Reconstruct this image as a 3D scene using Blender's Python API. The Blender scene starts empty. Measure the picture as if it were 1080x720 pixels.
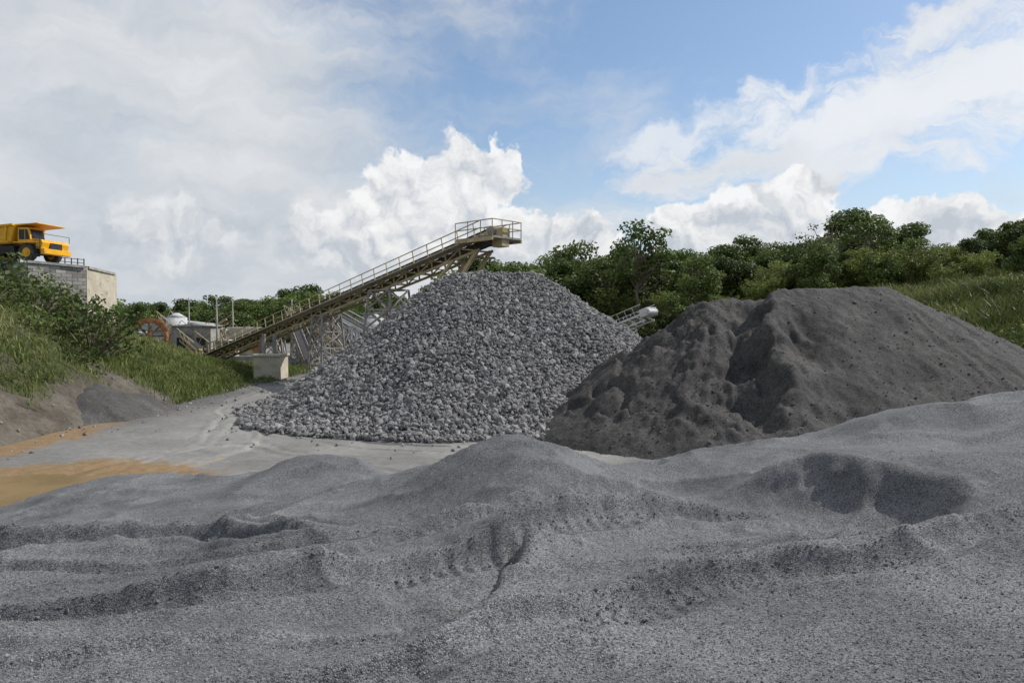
import bpy, math, numpy as np
from mathutils import Vector
rad=math.radians
scene=bpy.context.scene
scene.view_settings.view_transform='Standard'
scene.view_settings.look='None'
scene.view_settings.exposure=0
RNG=np.random.default_rng(7)

# ------------------------------------------------------------------ numpy noise
def _hash(ix,iy,seed):
    h=(ix.astype(np.int64)*374761393+iy.astype(np.int64)*668265263+seed*1442695041)&0xFFFFFFFF
    h=((h^(h>>13))*1274126177)&0xFFFFFFFF
    h=(h^(h>>16))&0xFFFFFFFF
    return h/4294967295.0
def vnoise(x,y,seed=0):
    xi=np.floor(x);yi=np.floor(y);fx=x-xi;fy=y-yi
    fx=fx*fx*fx*(fx*(fx*6-15)+10);fy=fy*fy*fy*(fy*(fy*6-15)+10)
    a=_hash(xi,yi,seed);b=_hash(xi+1,yi,seed);c=_hash(xi,yi+1,seed);d=_hash(xi+1,yi+1,seed)
    return (a*(1-fx)+b*fx)*(1-fy)+(c*(1-fx)+d*fx)*fy
def fbm(x,y,seed=0,oct=4,rough=.5):
    t=0;a=1;s=0
    for o in range(oct):
        t=t+a*(vnoise(x*2**o+o*17.3,y*2**o-o*9.1,seed+o)-.5);s+=a;a*=rough
    return t/s*2
def sstep(a,b,x):
    t=np.clip((x-a)/(b-a),0,1);return t*t*(3-2*t)
def polydist(x,y,pts):
    best=np.full(x.shape,1e9);sg=np.zeros(x.shape);al=np.zeros(x.shape);acc=0
    for (ax,ay),(bx,by) in zip(pts[:-1],pts[1:]):
        dx,dy=bx-ax,by-ay;L=math.hypot(dx,dy)
        t=np.clip(((x-ax)*dx+(y-ay)*dy)/L**2,0,1)
        qx=x-ax-t*dx;qy=y-ay-t*dy;d=np.hypot(qx,qy)
        s=np.sign(dx*qy-dy*qx)
        m=d<best
        best=np.where(m,d,best);sg=np.where(m,s,sg);al=np.where(m,acc+t*L,al);acc+=L
    return best*sg,al,acc
def smoothpath(pts,k=3):
    p=np.array(pts,float)
    for _ in range(k):
        q=[p[0]]
        for a,b in zip(p[:-1],p[1:]): q+= [a*.75+b*.25,a*.25+b*.75]
        q.append(p[-1]);p=np.array(q)
    return [tuple(v) for v in p]

# ------------------------------------------------------------------ mesh helpers
def link(o,parent=None):
    scene.collection.objects.link(o)
    if parent: o.parent=parent
    return o
def empty(name,loc=(0,0,0),rotz=0,scale=1):
    e=bpy.data.objects.new(name,None);e.location=loc;e.rotation_euler=(0,0,rotz);e.scale=(scale,)*3
    e.empty_display_size=.5
    return link(e)
def mkmesh(name,V,F,mat,smooth=False,attrs=None):
    V=np.ascontiguousarray(V,dtype=np.float32);F=np.ascontiguousarray(F,dtype=np.int32)
    me=bpy.data.meshes.new(name);k=F.shape[1]
    me.vertices.add(len(V));me.vertices.foreach_set('co',V.ravel())
    me.loops.add(F.size);me.loops.foreach_set('vertex_index',F.ravel())
    me.polygons.add(len(F));me.polygons.foreach_set('loop_start',np.arange(0,F.size,k,dtype=np.int32))
    me.update(calc_edges=True)
    me.polygons.foreach_set('use_smooth',np.full(len(F),smooth,dtype=bool))
    for n,a in (attrs or {}).items():
        at=me.attributes.new(n,'FLOAT','POINT');at.data.foreach_set('value',np.ascontiguousarray(a,dtype=np.float32))
    me.materials.append(mat);me.update()
    return me
def obj(name,me,parent=None):
    return link(bpy.data.objects.new(name,me),parent)
def gridmesh(name,xs,ys,Z,mat,attrs=None,parent=None):
    X,Y=np.meshgrid(xs,ys);V=np.stack([X.ravel(),Y.ravel(),Z.ravel()],1)
    nx,ny=len(xs),len(ys);i=np.arange((ny-1)*(nx-1));r=i//(nx-1);c=i%(nx-1);a=r*nx+c
    F=np.stack([a,a+1,a+nx+1,a+nx],1)
    return obj(name,mkmesh(name,V,F,mat,True,attrs),parent)

class B:
    """collects boxes / beams / tubes into one mesh"""
    def __init__(s): s.v=[];s.f=[]
    def hexa(s,pts):
        n=len(s.v);s.v+= [tuple(p) for p in pts]
        for q in ((0,3,2,1),(4,5,6,7),(0,1,5,4),(1,2,6,5),(2,3,7,6),(3,0,4,7)): s.f.append(tuple(n+i for i in q))
    def box(s,c,d,rz=0):
        cx,cy,cz=c;dx,dy,dz=[k/2 for k in d];C,S=math.cos(rz),math.sin(rz);P=[]
        for z in (-dz,dz):
            for x,y in ((-dx,-dy),(dx,-dy),(dx,dy),(-dx,dy)): P.append((cx+x*C-y*S,cy+x*S+y*C,cz+z))
        s.hexa(P)
    def beam(s,p,q,w,h=None,up=(0,0,1)):
        h=h or w;p=Vector(p);q=Vector(q);u=(q-p).normalized();up=Vector(up)
        if abs(u.dot(up))>.98: up=Vector((0,1,0))
        a=u.cross(up).normalized();b=a.cross(u)
        P=[]
        for o in (p,q):
            for i,j in ((-1,-1),(1,-1),(1,1),(-1,1)): P.append(o+a*(i*w/2)+b*(j*h/2))
        s.hexa(P)
    def tube(s,p,q,r0,r1=None,n=10,cap=True):
        r1=r0 if r1 is None else r1;p=Vector(p);q=Vector(q);u=(q-p).normalized()
        up=Vector((0,0,1)) if abs(u.z)<.95 else Vector((0,1,0))
        a=u.cross(up).normalized();b=a.cross(u);k=len(s.v)
        for o,r in ((p,r0),(q,r1)):
            for i in range(n):
                t=2*math.pi*i/n;s.v.append(tuple(o+a*(r*math.cos(t))+b*(r*math.sin(t))))
        for i in range(n):
            j=(i+1)%n;s.f.append((k+i,k+j,k+n+j,k+n+i))
        if cap: s.f.append(tuple(k+i for i in range(n))[::-1]);s.f.append(tuple(k+n+i for i in range(n)))
    def prism(s,poly,y0,y1):
        k=len(s.v);n=len(poly)
        for y in (y0,y1):
            for x,z in poly: s.v.append((x,y,z))
        s.f.append(tuple(range(k,k+n)));s.f.append(tuple(range(k+n,k+2*n))[::-1])
        for i in range(n):
            j=(i+1)%n;s.f.append((k+i,k+n+i,k+n+j,k+j))
    def done(s,name,mat,parent=None,bevel=0,smooth=False):
        me=bpy.data.meshes.new(name);me.from_pydata(s.v,[],s.f);me.materials.append(mat);me.update()
        if smooth:
            me.polygons.foreach_set('use_smooth',np.array([len(p.vertices)==4 for p in me.polygons]))
        o=obj(name,me,parent)
        if bevel:
            m=o.modifiers.new('bevel','BEVEL');m.width=bevel;m.segments=2;m.limit_method='ANGLE'
        return o

# ------------------------------------------------------------------ material helpers
class NT:
    def __init__(s,nt): s.nt=nt;s.n=nt.nodes;s.l=nt.links
    def put(s,sock,v):
        if v is None: return
        if isinstance(v,bpy.types.NodeSocket): s.l.new(v,sock)
        else:
            if isinstance(v,(tuple,list)) and len(v)==3 and sock.type=='RGBA': v=(*v,1)
            sock.default_value=v
    def m(s,op,a,b=None,c=None,clamp=False):
        n=s.n.new('ShaderNodeMath');n.operation=op;n.use_clamp=clamp
        s.put(n.inputs[0],a);s.put(n.inputs[1],b);s.put(n.inputs[2],c);return n.outputs[0]
    def vm(s,op,a,b=None,c=None,scale=None):
        n=s.n.new('ShaderNodeVectorMath');n.operation=op
        s.put(n.inputs[0],a);s.put(n.inputs[1],b)
        if c is not None: s.put(n.inputs[2],c)
        if scale is not None: s.put(n.inputs['Scale'],scale)
        return n.outputs['Value'] if op in('LENGTH','DISTANCE','DOT_PRODUCT') else n.outputs[0]
    def noise(s,v,scale,detail=4,rough=.5,dist=0,col=False,dim='3D'):
        n=s.n.new('ShaderNodeTexNoise');n.noise_dimensions=dim
        s.put(n.inputs['Vector'],v);n.inputs['Scale'].default_value=scale;n.inputs['Detail'].default_value=detail
        n.inputs['Roughness'].default_value=rough;n.inputs['Distortion'].default_value=dist
        return n.outputs['Color' if col else 'Fac']
    def rng(s,v,a,b,c=0,d=1,smooth=True):
        n=s.n.new('ShaderNodeMapRange');n.interpolation_type='SMOOTHSTEP' if smooth else 'LINEAR'
        s.put(n.inputs[0],v)
        for i,k in enumerate((a,b,c,d)): s.put(n.inputs[1+i],k)
        return n.outputs[0]
    def mix(s,f,a,b,mode='MIX'):
        n=s.n.new('ShaderNodeMix');n.data_type='RGBA';n.blend_type=mode;n.clamp_factor=True
        s.put(n.inputs[0],f);s.put(n.inputs[6],a);s.put(n.inputs[7],b);return n.outputs[2]
    def attr(s,name):
        n=s.n.new('ShaderNodeAttribute');n.attribute_name=name;return n.outputs['Fac']
    def bump(s,h,strength,dist,normal=None):
        n=s.n.new('ShaderNodeBump');n.inputs['Strength'].default_value=strength;n.inputs['Distance'].default_value=dist
        s.put(n.inputs['Height'],h)
        if normal is not None: s.put(n.inputs['Normal'],normal)
        return n.outputs[0]
    def scalecol(s,col,f):
        n=s.n.new('ShaderNodeVectorMath');n.operation='SCALE';s.put(n.inputs[0],col);s.put(n.inputs['Scale'],f);return n.outputs[0]
def newmat(name):
    m=bpy.data.materials.new(name);m.use_nodes=True
    t=NT(m.node_tree);b=t.n['Principled BSDF'];b.inputs['Roughness'].default_value=.9
    b.inputs['Specular IOR Level'].default_value=.25
    tc=t.n.new('ShaderNodeTexCoord')
    return m,t,b,tc.outputs['Object']
def simple(name,c1,c2,scale=3,rough=.75,metal=0,bump=.3,bd=.01,fine=25,stain=None):
    m,t,b,P=newmat(name)
    f=t.rng(t.noise(P,scale,5,.65),.35,.65);col=t.mix(f,c1,c2)
    if stain: col=t.mix(t.rng(t.noise(P,scale*1.7,5,.7,dist=.5),.52,.68),col,stain)
    f2=t.noise(P,fine,3,.6);col=t.scalecol(col,t.rng(f2,.2,.8,.8,1.2,False))
    t.put(b.inputs['Base Color'],col);b.inputs['Roughness'].default_value=rough;b.inputs['Metallic'].default_value=metal
    if bump: t.put(b.inputs['Normal'],t.bump(f2,bump,bd))
    return m

def sandmat(name,ca,cb,g1=95,g2=28,contrast=1.0,mott=.25,bmp=.5):
    m,t,b,P=newmat(name)
    big=t.noise(P,.55,4,.6);col=t.mix(t.rng(big,.35,.65),ca,cb)
    med=t.noise(P,7,4,.7);col=t.scalecol(col,t.rng(med,.25,.75,1-mott,1+mott,False))
    v1=t.n.new('ShaderNodeTexVoronoi');t.put(v1.inputs['Vector'],P);v1.inputs['Scale'].default_value=g1
    sep=t.n.new('ShaderNodeSeparateColor');t.put(sep.inputs[0],v1.outputs['Color'])
    k=t.rng(sep.outputs[0],0,1,1-.6*contrast,1+.6*contrast,False)
    col=t.scalecol(col,k)
    n1_=t.noise(P,g2,3,.75)
    col=t.scalecol(col,t.rng(n1_,.3,.7,1-.2*contrast,1+.2*contrast,False))
    t.put(b.inputs['Base Color'],col)
    n0=t.bump(med,bmp*.7,.04)
    n1=t.bump(n1_,bmp,.012,n0)
    n2=t.bump(t.m('MULTIPLY',v1.outputs['Distance'],-1),.8,.008,n1)
    t.put(b.inputs['Normal'],n2);b.inputs['Roughness'].default_value=.85
    return m

def leafmat(name,c1,c2,c3):
    m,t,b,P=newmat(name)
    a=t.attr('tint');col=t.mix(t.rng(a,0,.5,0,1,False),c1,c2);col=t.mix(t.rng(a,.5,1,0,1,False),col,c3)
    oi=t.n.new('ShaderNodeObjectInfo')
    col=t.scalecol(col,t.rng(oi.outputs['Random'],0,1,.7,1.3,False))
    t.put(b.inputs['Base Color'],col);b.inputs['Roughness'].default_value=.55
    tr=t.n.new('ShaderNodeBsdfTranslucent');t.put(tr.inputs[0],col)
    mx=t.n.new('ShaderNodeMixShader');mx.inputs[0].default_value=.3
    out=[n for n in t.n if n.type=='OUTPUT_MATERIAL'][0]
    t.l.new(b.outputs[0],mx.inputs[1]);t.l.new(tr.outputs[0],mx.inputs[2]);t.l.new(mx.outputs[0],out.inputs[0])
    return m

M_sand=sandmat('grey_crushed_sand',(.107,.109,.112),(.156,.158,.160),bmp=.42,mott=.14,g1=105,g2=36,contrast=1.1)
M_dark=sandmat('dark_stone_dust',(.041,.039,.037),(.063,.060,.056),g1=45,g2=12,contrast=1.1,mott=.3,bmp=.9)
M_bark=simple('bark',(.12,.09,.06),(.2,.17,.13),6)
M_leaf=leafmat('leaves',(.04,.064,.014),(.085,.125,.028),(.155,.195,.05))
M_bamboo=leafmat('bamboo_leaves',(.09,.125,.025),(.16,.20,.04),(.23,.26,.07))
M_grass=leafmat('grass_blades',(.085,.105,.028),(.14,.175,.045),(.25,.25,.10))
M_conc=simple('concrete',(.26,.25,.22),(.38,.36,.31),1.5,.9,stain=(.17,.16,.14))
M_conc2=simple('pale_concrete',(.42,.37,.28),(.52,.47,.37),.8,.9,stain=(.3,.26,.2))
M_beige=simple('weathered_yellow_paint',(.34,.28,.15),(.46,.39,.24),1.2,.65,stain=(.24,.17,.10))
M_steel=simple('dusty_steel',(.22,.21,.19),(.34,.32,.29),1.5,.6,.2,stain=(.16,.11,.07))
M_pale=simple('pale_grey_steel',(.42,.43,.43),(.55,.55,.54),1.5,.6,stain=(.3,.27,.23))
M_belt=simple('rubber_belt',(.03,.03,.03),(.06,.058,.055),4,.8)
M_rust=simple('rust',(.25,.10,.04),(.4,.2,.09),2,.85,stain=(.12,.06,.03))
M_roof=simple('sheet_roof',(.3,.3,.3),(.45,.44,.42),1,.6,stain=(.22,.15,.1))
M_yel=simple('truck_yellow_paint',(.72,.36,.015),(.8,.43,.03),1.5,.42,stain=(.5,.28,.06),bump=.1)
M_blk=simple('black_parts_and_opening_shade',(.02,.02,.02),(.05,.048,.045),3,.6)  # machine parts; also the painted shade of the shed doorways
M_tyre=simple('dusty_tyre',(.03,.03,.03),(.09,.085,.075),3,.9)
M_glass,_t,_b,_P=newmat('cab_glass');_b.inputs['Base Color'].default_value=(.02,.025,.03,1);_b.inputs['Roughness'].default_value=.08

# ------------------------------------------------------------------ camera
CZ=5.0
cam=bpy.data.cameras.new('camera');cam.lens=24;cam.sensor_width=36;cam.clip_end=8000;cam.clip_start=.05
co=link(bpy.data.objects.new('camera',cam));co.location=(0,0,CZ);co.rotation_euler=(rad(90-1.6),0,0)
scene.camera=co

# ------------------------------------------------------------------ sun + sky
SAZ,SEL=rad(74),rad(47)
sv=Vector((math.sin(SAZ)*math.cos(SEL),math.cos(SAZ)*math.cos(SEL),math.sin(SEL)))
sun=bpy.data.lights.new('sun','SUN');sun.energy=4.3;sun.angle=rad(.6);sun.color=(1,.955,.89)
so=link(bpy.data.objects.new('sun',sun));so.rotation_euler=sv.to_track_quat('Z','Y').to_euler();so.location=(60,-10,80)
w=bpy.data.worlds.new('World');scene.world=w;w.use_nodes=True
t=NT(w.node_tree);bg=t.n['Background'];bg.inputs['Strength'].default_value=.1
sky=t.n.new('ShaderNodeTexSky');sky.sky_type='NISHITA';sky.sun_disc=False;sky.sun_elevation=SEL;sky.sun_rotation=SAZ
sky.air_density=1.0;sky.dust_density=.9;sky.ozone_density=1.6
tc=t.n.new('ShaderNodeTexCoord');D=t.vm('NORMALIZE',tc.outputs['Generated'])
sp=t.n.new('ShaderNodeSeparateXYZ');t.l.new(D,sp.inputs[0])
az=t.m('ARCTAN2',sp.outputs[0],sp.outputs[1]);el=t.m('ARCSINE',sp.outputs[2])
cb=t.n.new('ShaderNodeCombineXYZ');t.l.new(az,cb.inputs[0]);t.l.new(el,cb.inputs[1]);P=cb.outputs[0]
# bearing / elevation (radians) of the cumulus heaps : az, el, raz, rel
LOB=[(-.07,.195,.075,.075),(-.155,.175,.07,.08),(-.015,.215,.03,.055),(-.26,.12,.12,.06),(-.46,.12,.12,.06),
     (.07,.105,.09,.055),(.35,.13,.11,.065),(.415,.18,.045,.04),(.25,.12,.06,.055),(.56,.10,.12,.05),
     (-.04,.11,.15,.06),(-.85,.16,.2,.1),(1.1,.14,.4,.08),(-1.6,.15,.4,.1),(2.6,.15,.5,.1)]
dn=t.vm('SUBTRACT',t.noise(P,9,4,.6,col=True,dim='2D'),(.5,.5,.5));dn2=t.vm('SUBTRACT',t.noise(P,34,3,.6,col=True,dim='2D'),(.5,.5,.5))
q=t.vm('ADD',P,t.vm('SCALE',dn,scale=.08));q=t.vm('ADD',q,t.vm('SCALE',dn2,scale=.022))
f1=None
for a,e,ra,re in LOB:
    d=t.vm('MULTIPLY_ADD',q,(1/ra,1/re,0),(-a/ra,-e/re,0))
    l=t.m('SUBTRACT',1,t.vm('LENGTH',d))
    f1=l if f1 is None else t.m('MAXIMUM',f1,l)
off=t.vm('ADD',q,(.010,.018,0))
nA=t.noise(q,20,5,.55,dim='2D');nB=t.noise(off,20,5,.55,dim='2D')
F=t.m('ADD',f1,t.m('MULTIPLY',t.m('SUBTRACT',nA,.5),.7))
west=t.rng(az,-.20,-.36)
cmask=t.m('MULTIPLY',t.rng(F,.0,t.m('ADD',.16,t.m('MULTIPLY',west,.5))),t.m('SUBTRACT',1,t.m('MULTIPLY',west,.35)))
rel=t.m('MULTIPLY',t.m('SUBTRACT',nA,nB),.7)
cbr=t.m('ADD',.86,rel);cbr=t.m('SUBTRACT',cbr,t.rng(el,.19,.06,0,.12))
cbr=t.m('SUBTRACT',cbr,t.m('MULTIPLY',t.rng(f1,.15,.7),.06))
cbr=t.m('MINIMUM',t.m('MAXIMUM',cbr,.6),.95)
ccol=t.mix(t.rng(cbr,.55,.88),(.87,.94,1.04),(1,1,1))
ccol=t.scalecol(ccol,t.m('MULTIPLY',cbr,10))
Pv=t.vm('ADD',P,t.vm('SCALE',dn,scale=.085))
mp=t.n.new('ShaderNodeMapping');mp.inputs['Rotation'].default_value=(0,0,rad(-22));mp.inputs['Scale'].default_value=(2.2,6.0,1);t.l.new(Pv,mp.inputs[0])
vn=t.noise(mp.outputs[0],1.3,6,.58,dim='2D')
bias=t.rng(az,-.38,.24,.38,-.16,False)
bias=t.m('ADD',bias,t.rng(el,.33,.12,0,.12))
veil=t.m('MULTIPLY',t.rng(t.m('ADD',vn,bias),.36,.90),.95)
vbr=t.m('ADD',.70,t.m('MULTIPLY',t.m('SUBTRACT',t.noise(mp.outputs[0],2.4,5,.55,dim='2D'),.5),.36))
vbr=t.m('SUBTRACT',vbr,t.m('MULTIPLY',t.m('MULTIPLY',west,t.rng(el,.24,.06)),.08))
vcol=t.scalecol(t.mix(t.rng(vbr,.5,.8),(.87,.96,1.07),(.97,.99,1.02)),t.m('MULTIPLY',vbr,10))
def band(a0,e0,ang,la,lw,thr0,thr1,sc):
    d=t.vm('SUBTRACT',Pv,(a0,e0,0));C,S=math.cos(ang),math.sin(ang)
    u=t.vm('DOT_PRODUCT',d,(C/la,S/la,0));v=t.vm('DOT_PRODUCT',d,(-S/lw,C/lw,0))
    r=t.m('SUBTRACT',1,t.m('SQRT',t.m('ADD',t.m('MULTIPLY',u,u),t.m('MULTIPLY',v,v))))
    m2=t.n.new('ShaderNodeMapping');m2.inputs['Rotation'].default_value=(0,0,-ang);m2.inputs['Scale'].default_value=(1,2.6,1);t.l.new(Pv,m2.inputs[0])
    n=t.noise(m2.outputs[0],sc,6,.62,dim='2D')
    return t.rng(t.m('ADD',r,t.m('MULTIPLY',t.m('SUBTRACT',n,.5),2.0)),thr0,thr1)
b1=band(.52,.265,rad(14),.44,.085,.0,.6,7)
b2=band(.62,.37,rad(18),.25,.03,.05,.7,9)
b3=band(.23,.26,rad(20),.12,.03,.1,.9,9)
bm=t.m('MAXIMUM',t.m('MAXIMUM',b1,b2),t.m('MULTIPLY',b3,.8))
haze=t.rng(el,.27,.0,0,.75)
skyc=t.vm('ADD',t.scalecol(sky.outputs[0],1.28),(.15,.35,.55))
col=t.mix(haze,skyc,(5.9,6.8,7.5))
col=t.mix(veil,col,vcol)
col=t.mix(t.m('MULTIPLY',bm,.9),col,t.scalecol((.96,.985,1.02),t.m('MULTIPLY',t.rng(vn,.3,.7,.76,.9),10)))
col=t.mix(t.m('MULTIPLY',cmask,.93),col,ccol)
t.l.new(col,bg.inputs['Color'])
w.cycles.sampling_method='MANUAL';w.cycles.sample_map_resolution=256

# ------------------------------------------------------------------ ground
def groundmat():
    m,t,b,P=newmat('packed_stone_dust')
    n=t.noise(P,.12,5,.6);col=t.mix(t.rng(n,.35,.65),(.15,.147,.138),(.20,.195,.18))
    tr=t.attr('track');col=t.mix(t.m('MULTIPLY',tr,.85),col,(.30,.292,.268))
    dk=t.attr('dark');col=t.mix(dk,col,(.085,.082,.077))
    md=t.attr('mud');f=t.rng(t.m('ADD',md,t.m('MULTIPLY',t.m('SUBTRACT',t.noise(P,.9,5,.65),.5),.9)),.3,.62)
    col=t.mix(f,col,t.mix(t.noise(P,2,4,.6),(.17,.115,.06),(.27,.18,.095)))
    n2=t.noise(P,3,7,.75);col=t.scalecol(col,t.rng(n2,.25,.75,.70,1.27,False))
    t.put(b.inputs['Base Color'],col);t.put(b.inputs['Normal'],t.bump(n2,.7,.08));return m
M_ground=groundmat()
s=np.linspace(-1,1,160);xs=30*np.sinh(s*5.2);ys=45+30*np.sinh(s*5.2)
gridmesh('ground',xs,ys,np.full((160,160),-.12),M_ground)

xs=np.arange(-26,24,.12);ys=np.concatenate([np.arange(14,50,.12),np.arange(50,125,.4)]);X,Y=np.meshgrid(xs,ys)
road=smoothpath([(-17,8),(-14.5,20),(-11.5,27),(-12.8,33),(-15.5,42),(-17,52),(-18,64),(-22,80),(-30,110)],2)
road2=smoothpath([(-13.5,38),(-11.8,33),(-9,28.5),(-3,26),(2,26.5),(6,30)],2)
road3=smoothpath([(-11.5,27),(-6,23),(-2,21),(4,21.5)],2)
wx=X+.7*fbm(X*.25,Y*.25,5,3);wy=Y+.7*fbm(X*.25,Y*.25,9,3)
tr=np.zeros(X.shape);hh=np.zeros(X.shape)
for ri,(R,offs) in enumerate(((road,(-2.6,-1.8,-1.2,-.3,.6,1.1,2.2)),(road2,(-1.4,-.3,.2,1.3)),(road3,(-.9,.6)))):
    d,al,L=polydist(wx,wy,R)
    env=sstep(4.5,1.5,np.abs(d))
    tr=np.maximum(tr,env*.5)
    for j,o in enumerate(offs):
        o2=o+1.1*fbm(al*.07,al*0+o*3.3,3+j)
        vis=sstep(-.45,.15,fbm(al*.1,al*0+o*7,17+j,3))
        g=np.exp(-((d-o2)/.17)**2)*vis
        tr=np.maximum(tr,g*env);hh-=.045*g
        g2=np.exp(-((d-o2-.3)/.1)**2)*vis
        hh+=.025*g2
        tr-=.35*g2*env
tr=np.clip(tr+.6*fbm(X*.5,Y*.5,12),0,1)
mud=np.exp(-(((X+14.2)/4.9)**2+((Y-21.3)/3.6)**2)**1.5)
mud=np.maximum(mud,.8*np.exp(-(((X+20)/1.6)**2)-((Y-28)/9)**2))
hh+=.06*fbm(X*.4,Y*.4,21,5)-.16*np.exp(-(((X+15.2)/2.8)**2+((Y-19.9)/2.4)**2)**1.5)-.05*np.exp(-(((X+10.5)/1.8)**2+((Y-22.5)/.8)**2))
dark=np.clip(np.exp(-((X+20)/2.2)**2)*sstep(30,36,Y)*.6+sstep(2,9,X)*.6+.55*fbm(X*.25,Y*.25,33),0,.8)
edge=sstep(0,1.5,np.minimum(np.minimum(X+26,23.9-X),np.minimum(Y-14,124-Y)))
gridmesh('dirt_road',xs,ys,-.14+(.14+hh)*edge,M_ground,{'track':tr.ravel(),'mud':mud.ravel(),'dark':dark.ravel()})
m,tt,b,P=newmat('muddy_water')
tt.put(b.inputs['Base Color'],tt.mix(tt.rng(tt.noise(P,.5,4,.6),.35,.65),(.17,.112,.045),(.24,.155,.07)))
b.inputs['Roughness'].default_value=.25;b.inputs['Specular IOR Level'].default_value=.4
tt.put(b.inputs['Normal'],tt.bump(tt.noise(P,6,3,.6),.15,.01))
gridmesh('puddle',np.linspace(-19,-8.2,8),np.linspace(15,25.5,8),np.full((8,8),-.06),m)

# ------------------------------------------------------------------ left bank
def bank_h(x,y):
    xf=-20.3+.8*fbm(y*.12,y*0,41)
    s=np.maximum(xf-x,0)
    Hm=np.interp(y,[5,20,40,50,58,66,74,80],[6,7.5,8.3,7.0,5.3,2.8,.6,.0])
    k=np.interp(y,[5,20,40,50,60,70,80],[.8,.9,.88,.50,.38,.12,.03])
    p=np.interp(y,[40,54],[1,1.9])
    h=Hm*np.tanh((s*k/np.maximum(Hm,.1))**p)
    h=h*(1+.16*fbm(x*.22,y*.22,42))+.25*fbm(x*.9,y*.9,44)*sstep(0,1.5,s)
    return np.where(xf-x>0,h,-.1*np.minimum(1,(x-xf)*2))-.06
def bankmat():
    m,t,b,P=newmat('bank_soil')
    g=t.attr('grass');n=t.noise(P,.8,5,.65)
    soil=t.mix(t.rng(n,.35,.65),(.095,.08,.062),(.165,.145,.115))
    gr=t.mix(t.rng(t.noise(P,2.2,4,.6),.35,.65),(.045,.06,.02),(.10,.10,.04))
    col=t.mix(t.rng(g,.35,.6),soil,gr)
    n2=t.noise(P,5,6,.75);col=t.scalecol(col,t.rng(n2,.25,.75,.6,1.35,False))
    t.put(b.inputs['Base Color'],col);t.put(b.inputs['Normal'],t.bump(n2,.9,.2));return m
M_bank=bankmat()
def bank_g(x,y):
    s=-20.3-x
    g=.68+.5*fbm(x*.16,y*.16,51)+.3*fbm(x*.7,y*.7,52)
    g-=.6*sstep(4.0,.8,s)*sstep(46,38,y);g+=.3*sstep(36,48,y)
    return np.clip(g,0,1)
xs=np.arange(-75,-18.5,.25);ys=np.arange(4,90,.25);X,Y=np.meshgrid(xs,ys)
gridmesh('grassy_bank',xs,ys,bank_h(X,Y),M_bank,{'grass':bank_g(X,Y).ravel()})
xs=np.arange(-28,-15.5,.1);ys=np.arange(28,46,.1);X,Y=np.meshgrid(xs,ys)
r=np.hypot((X+21.9)/3.2,(Y-36.5)/4.6);Z=2.0*(1-np.sqrt(r*r+.02))+.55*fbm(X*.45,Y*.45,61,5,.55)-.02
gridmesh('stone_dust_heap',xs,ys,np.maximum(Z,-.6),sandmat('grey_dirt',(.062,.06,.056),(.095,.09,.083),g1=40,g2=9,contrast=.7,mott=.3))

# ------------------------------------------------------------------ right hillside
def hill_h(x,y):
    xf=np.interp(y,[20,40,70,100,130,200,400],[46,34,14,4,-10,-40,-90])
    s=(x-xf)*.8;sp=np.maximum(s,0)
    h=11.5*(1-np.exp(-sp*.62/11.5))+.008*sp
    h=h*(1+.10*fbm(x*.07,y*.07,71))+.3*fbm(x*.35,y*.35,72)*sstep(0,4,sp)
    return np.where(s>0,h,-.2)-.1
xs=np.concatenate([np.arange(-20,90,.6),np.arange(90,400,6)]);ys=np.concatenate([np.arange(20,140,.6),np.arange(140,420,6)]);X,Y=np.meshgrid(xs,ys)
g=np.clip(.75+.4*fbm(X*.1,Y*.1,73),0,1)
gridmesh('hillside',xs,ys,hill_h(X,Y),M_bank,{'grass':g.ravel()})

# ------------------------------------------------------------------ grass
def blades(name,xy,zf,hmin,hmax,w,rng):
    n=len(xy);x,y=xy[:,0],xy[:,1];z=zf(x,y)
    a=rng.uniform(0,2*np.pi,n);h=rng.uniform(hmin,hmax,n)*(1+.6*fbm(x*.35,y*.35,83));l=rng.uniform(0,2*np.pi,n);bend=rng.uniform(.1,.9,n)*h
    c=np.stack([x,y,z-.05],1);d=np.stack([np.cos(a),np.sin(a),a*0],1)*(w*rng.uniform(.6,1.3,n))[:,None]
    mid=c+np.stack([np.cos(l)*bend*.35,np.sin(l)*bend*.35,h*.6],1);tip=c+np.stack([np.cos(l)*bend,np.sin(l)*bend,h],1)
    V=np.stack([c-d/2,c+d/2,mid+d*.4,mid-d*.4,tip+d*.05,tip-d*.05],1).reshape(-1,3)
    i=np.arange(n)*6;F=np.concatenate([np.stack([i,i+1,i+2,i+3],1),np.stack([i+3,i+2,i+4,i+5],1)])
    ti=np.clip(rng.normal(.45,.25,n)+.8*fbm(x*.3,y*.3,81),0,1)
    return obj(name,mkmesh(name,V,F,M_grass,False,{'tint':np.repeat(ti,6)}))
n=160000;xy=np.stack([RNG.uniform(-46,-20.2,n),RNG.uniform(22,78,n)],1)
g=bank_g(xy[:,0],xy[:,1]);xy=xy[(g>RNG.uniform(.3,.75,n))][:85000]
blades('bank_grass',xy,bank_h,.12,.55,.06,RNG)
n=190000;xy=np.stack([RNG.uniform(5,85,n),RNG.uniform(38,100,n)],1)
xf=np.interp(xy[:,1],[20,40,70,100],[46,34,14,4]);k=(xy[:,0]>xf+.3)&(xy[:,0]<xy[:,1]*.85+3)&(fbm(xy[:,0]*.3,xy[:,1]*.3,90)>-.55)
blades('hillside_grass',xy[k][:95000],hill_h,.4,1.25,.10,RNG)

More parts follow.
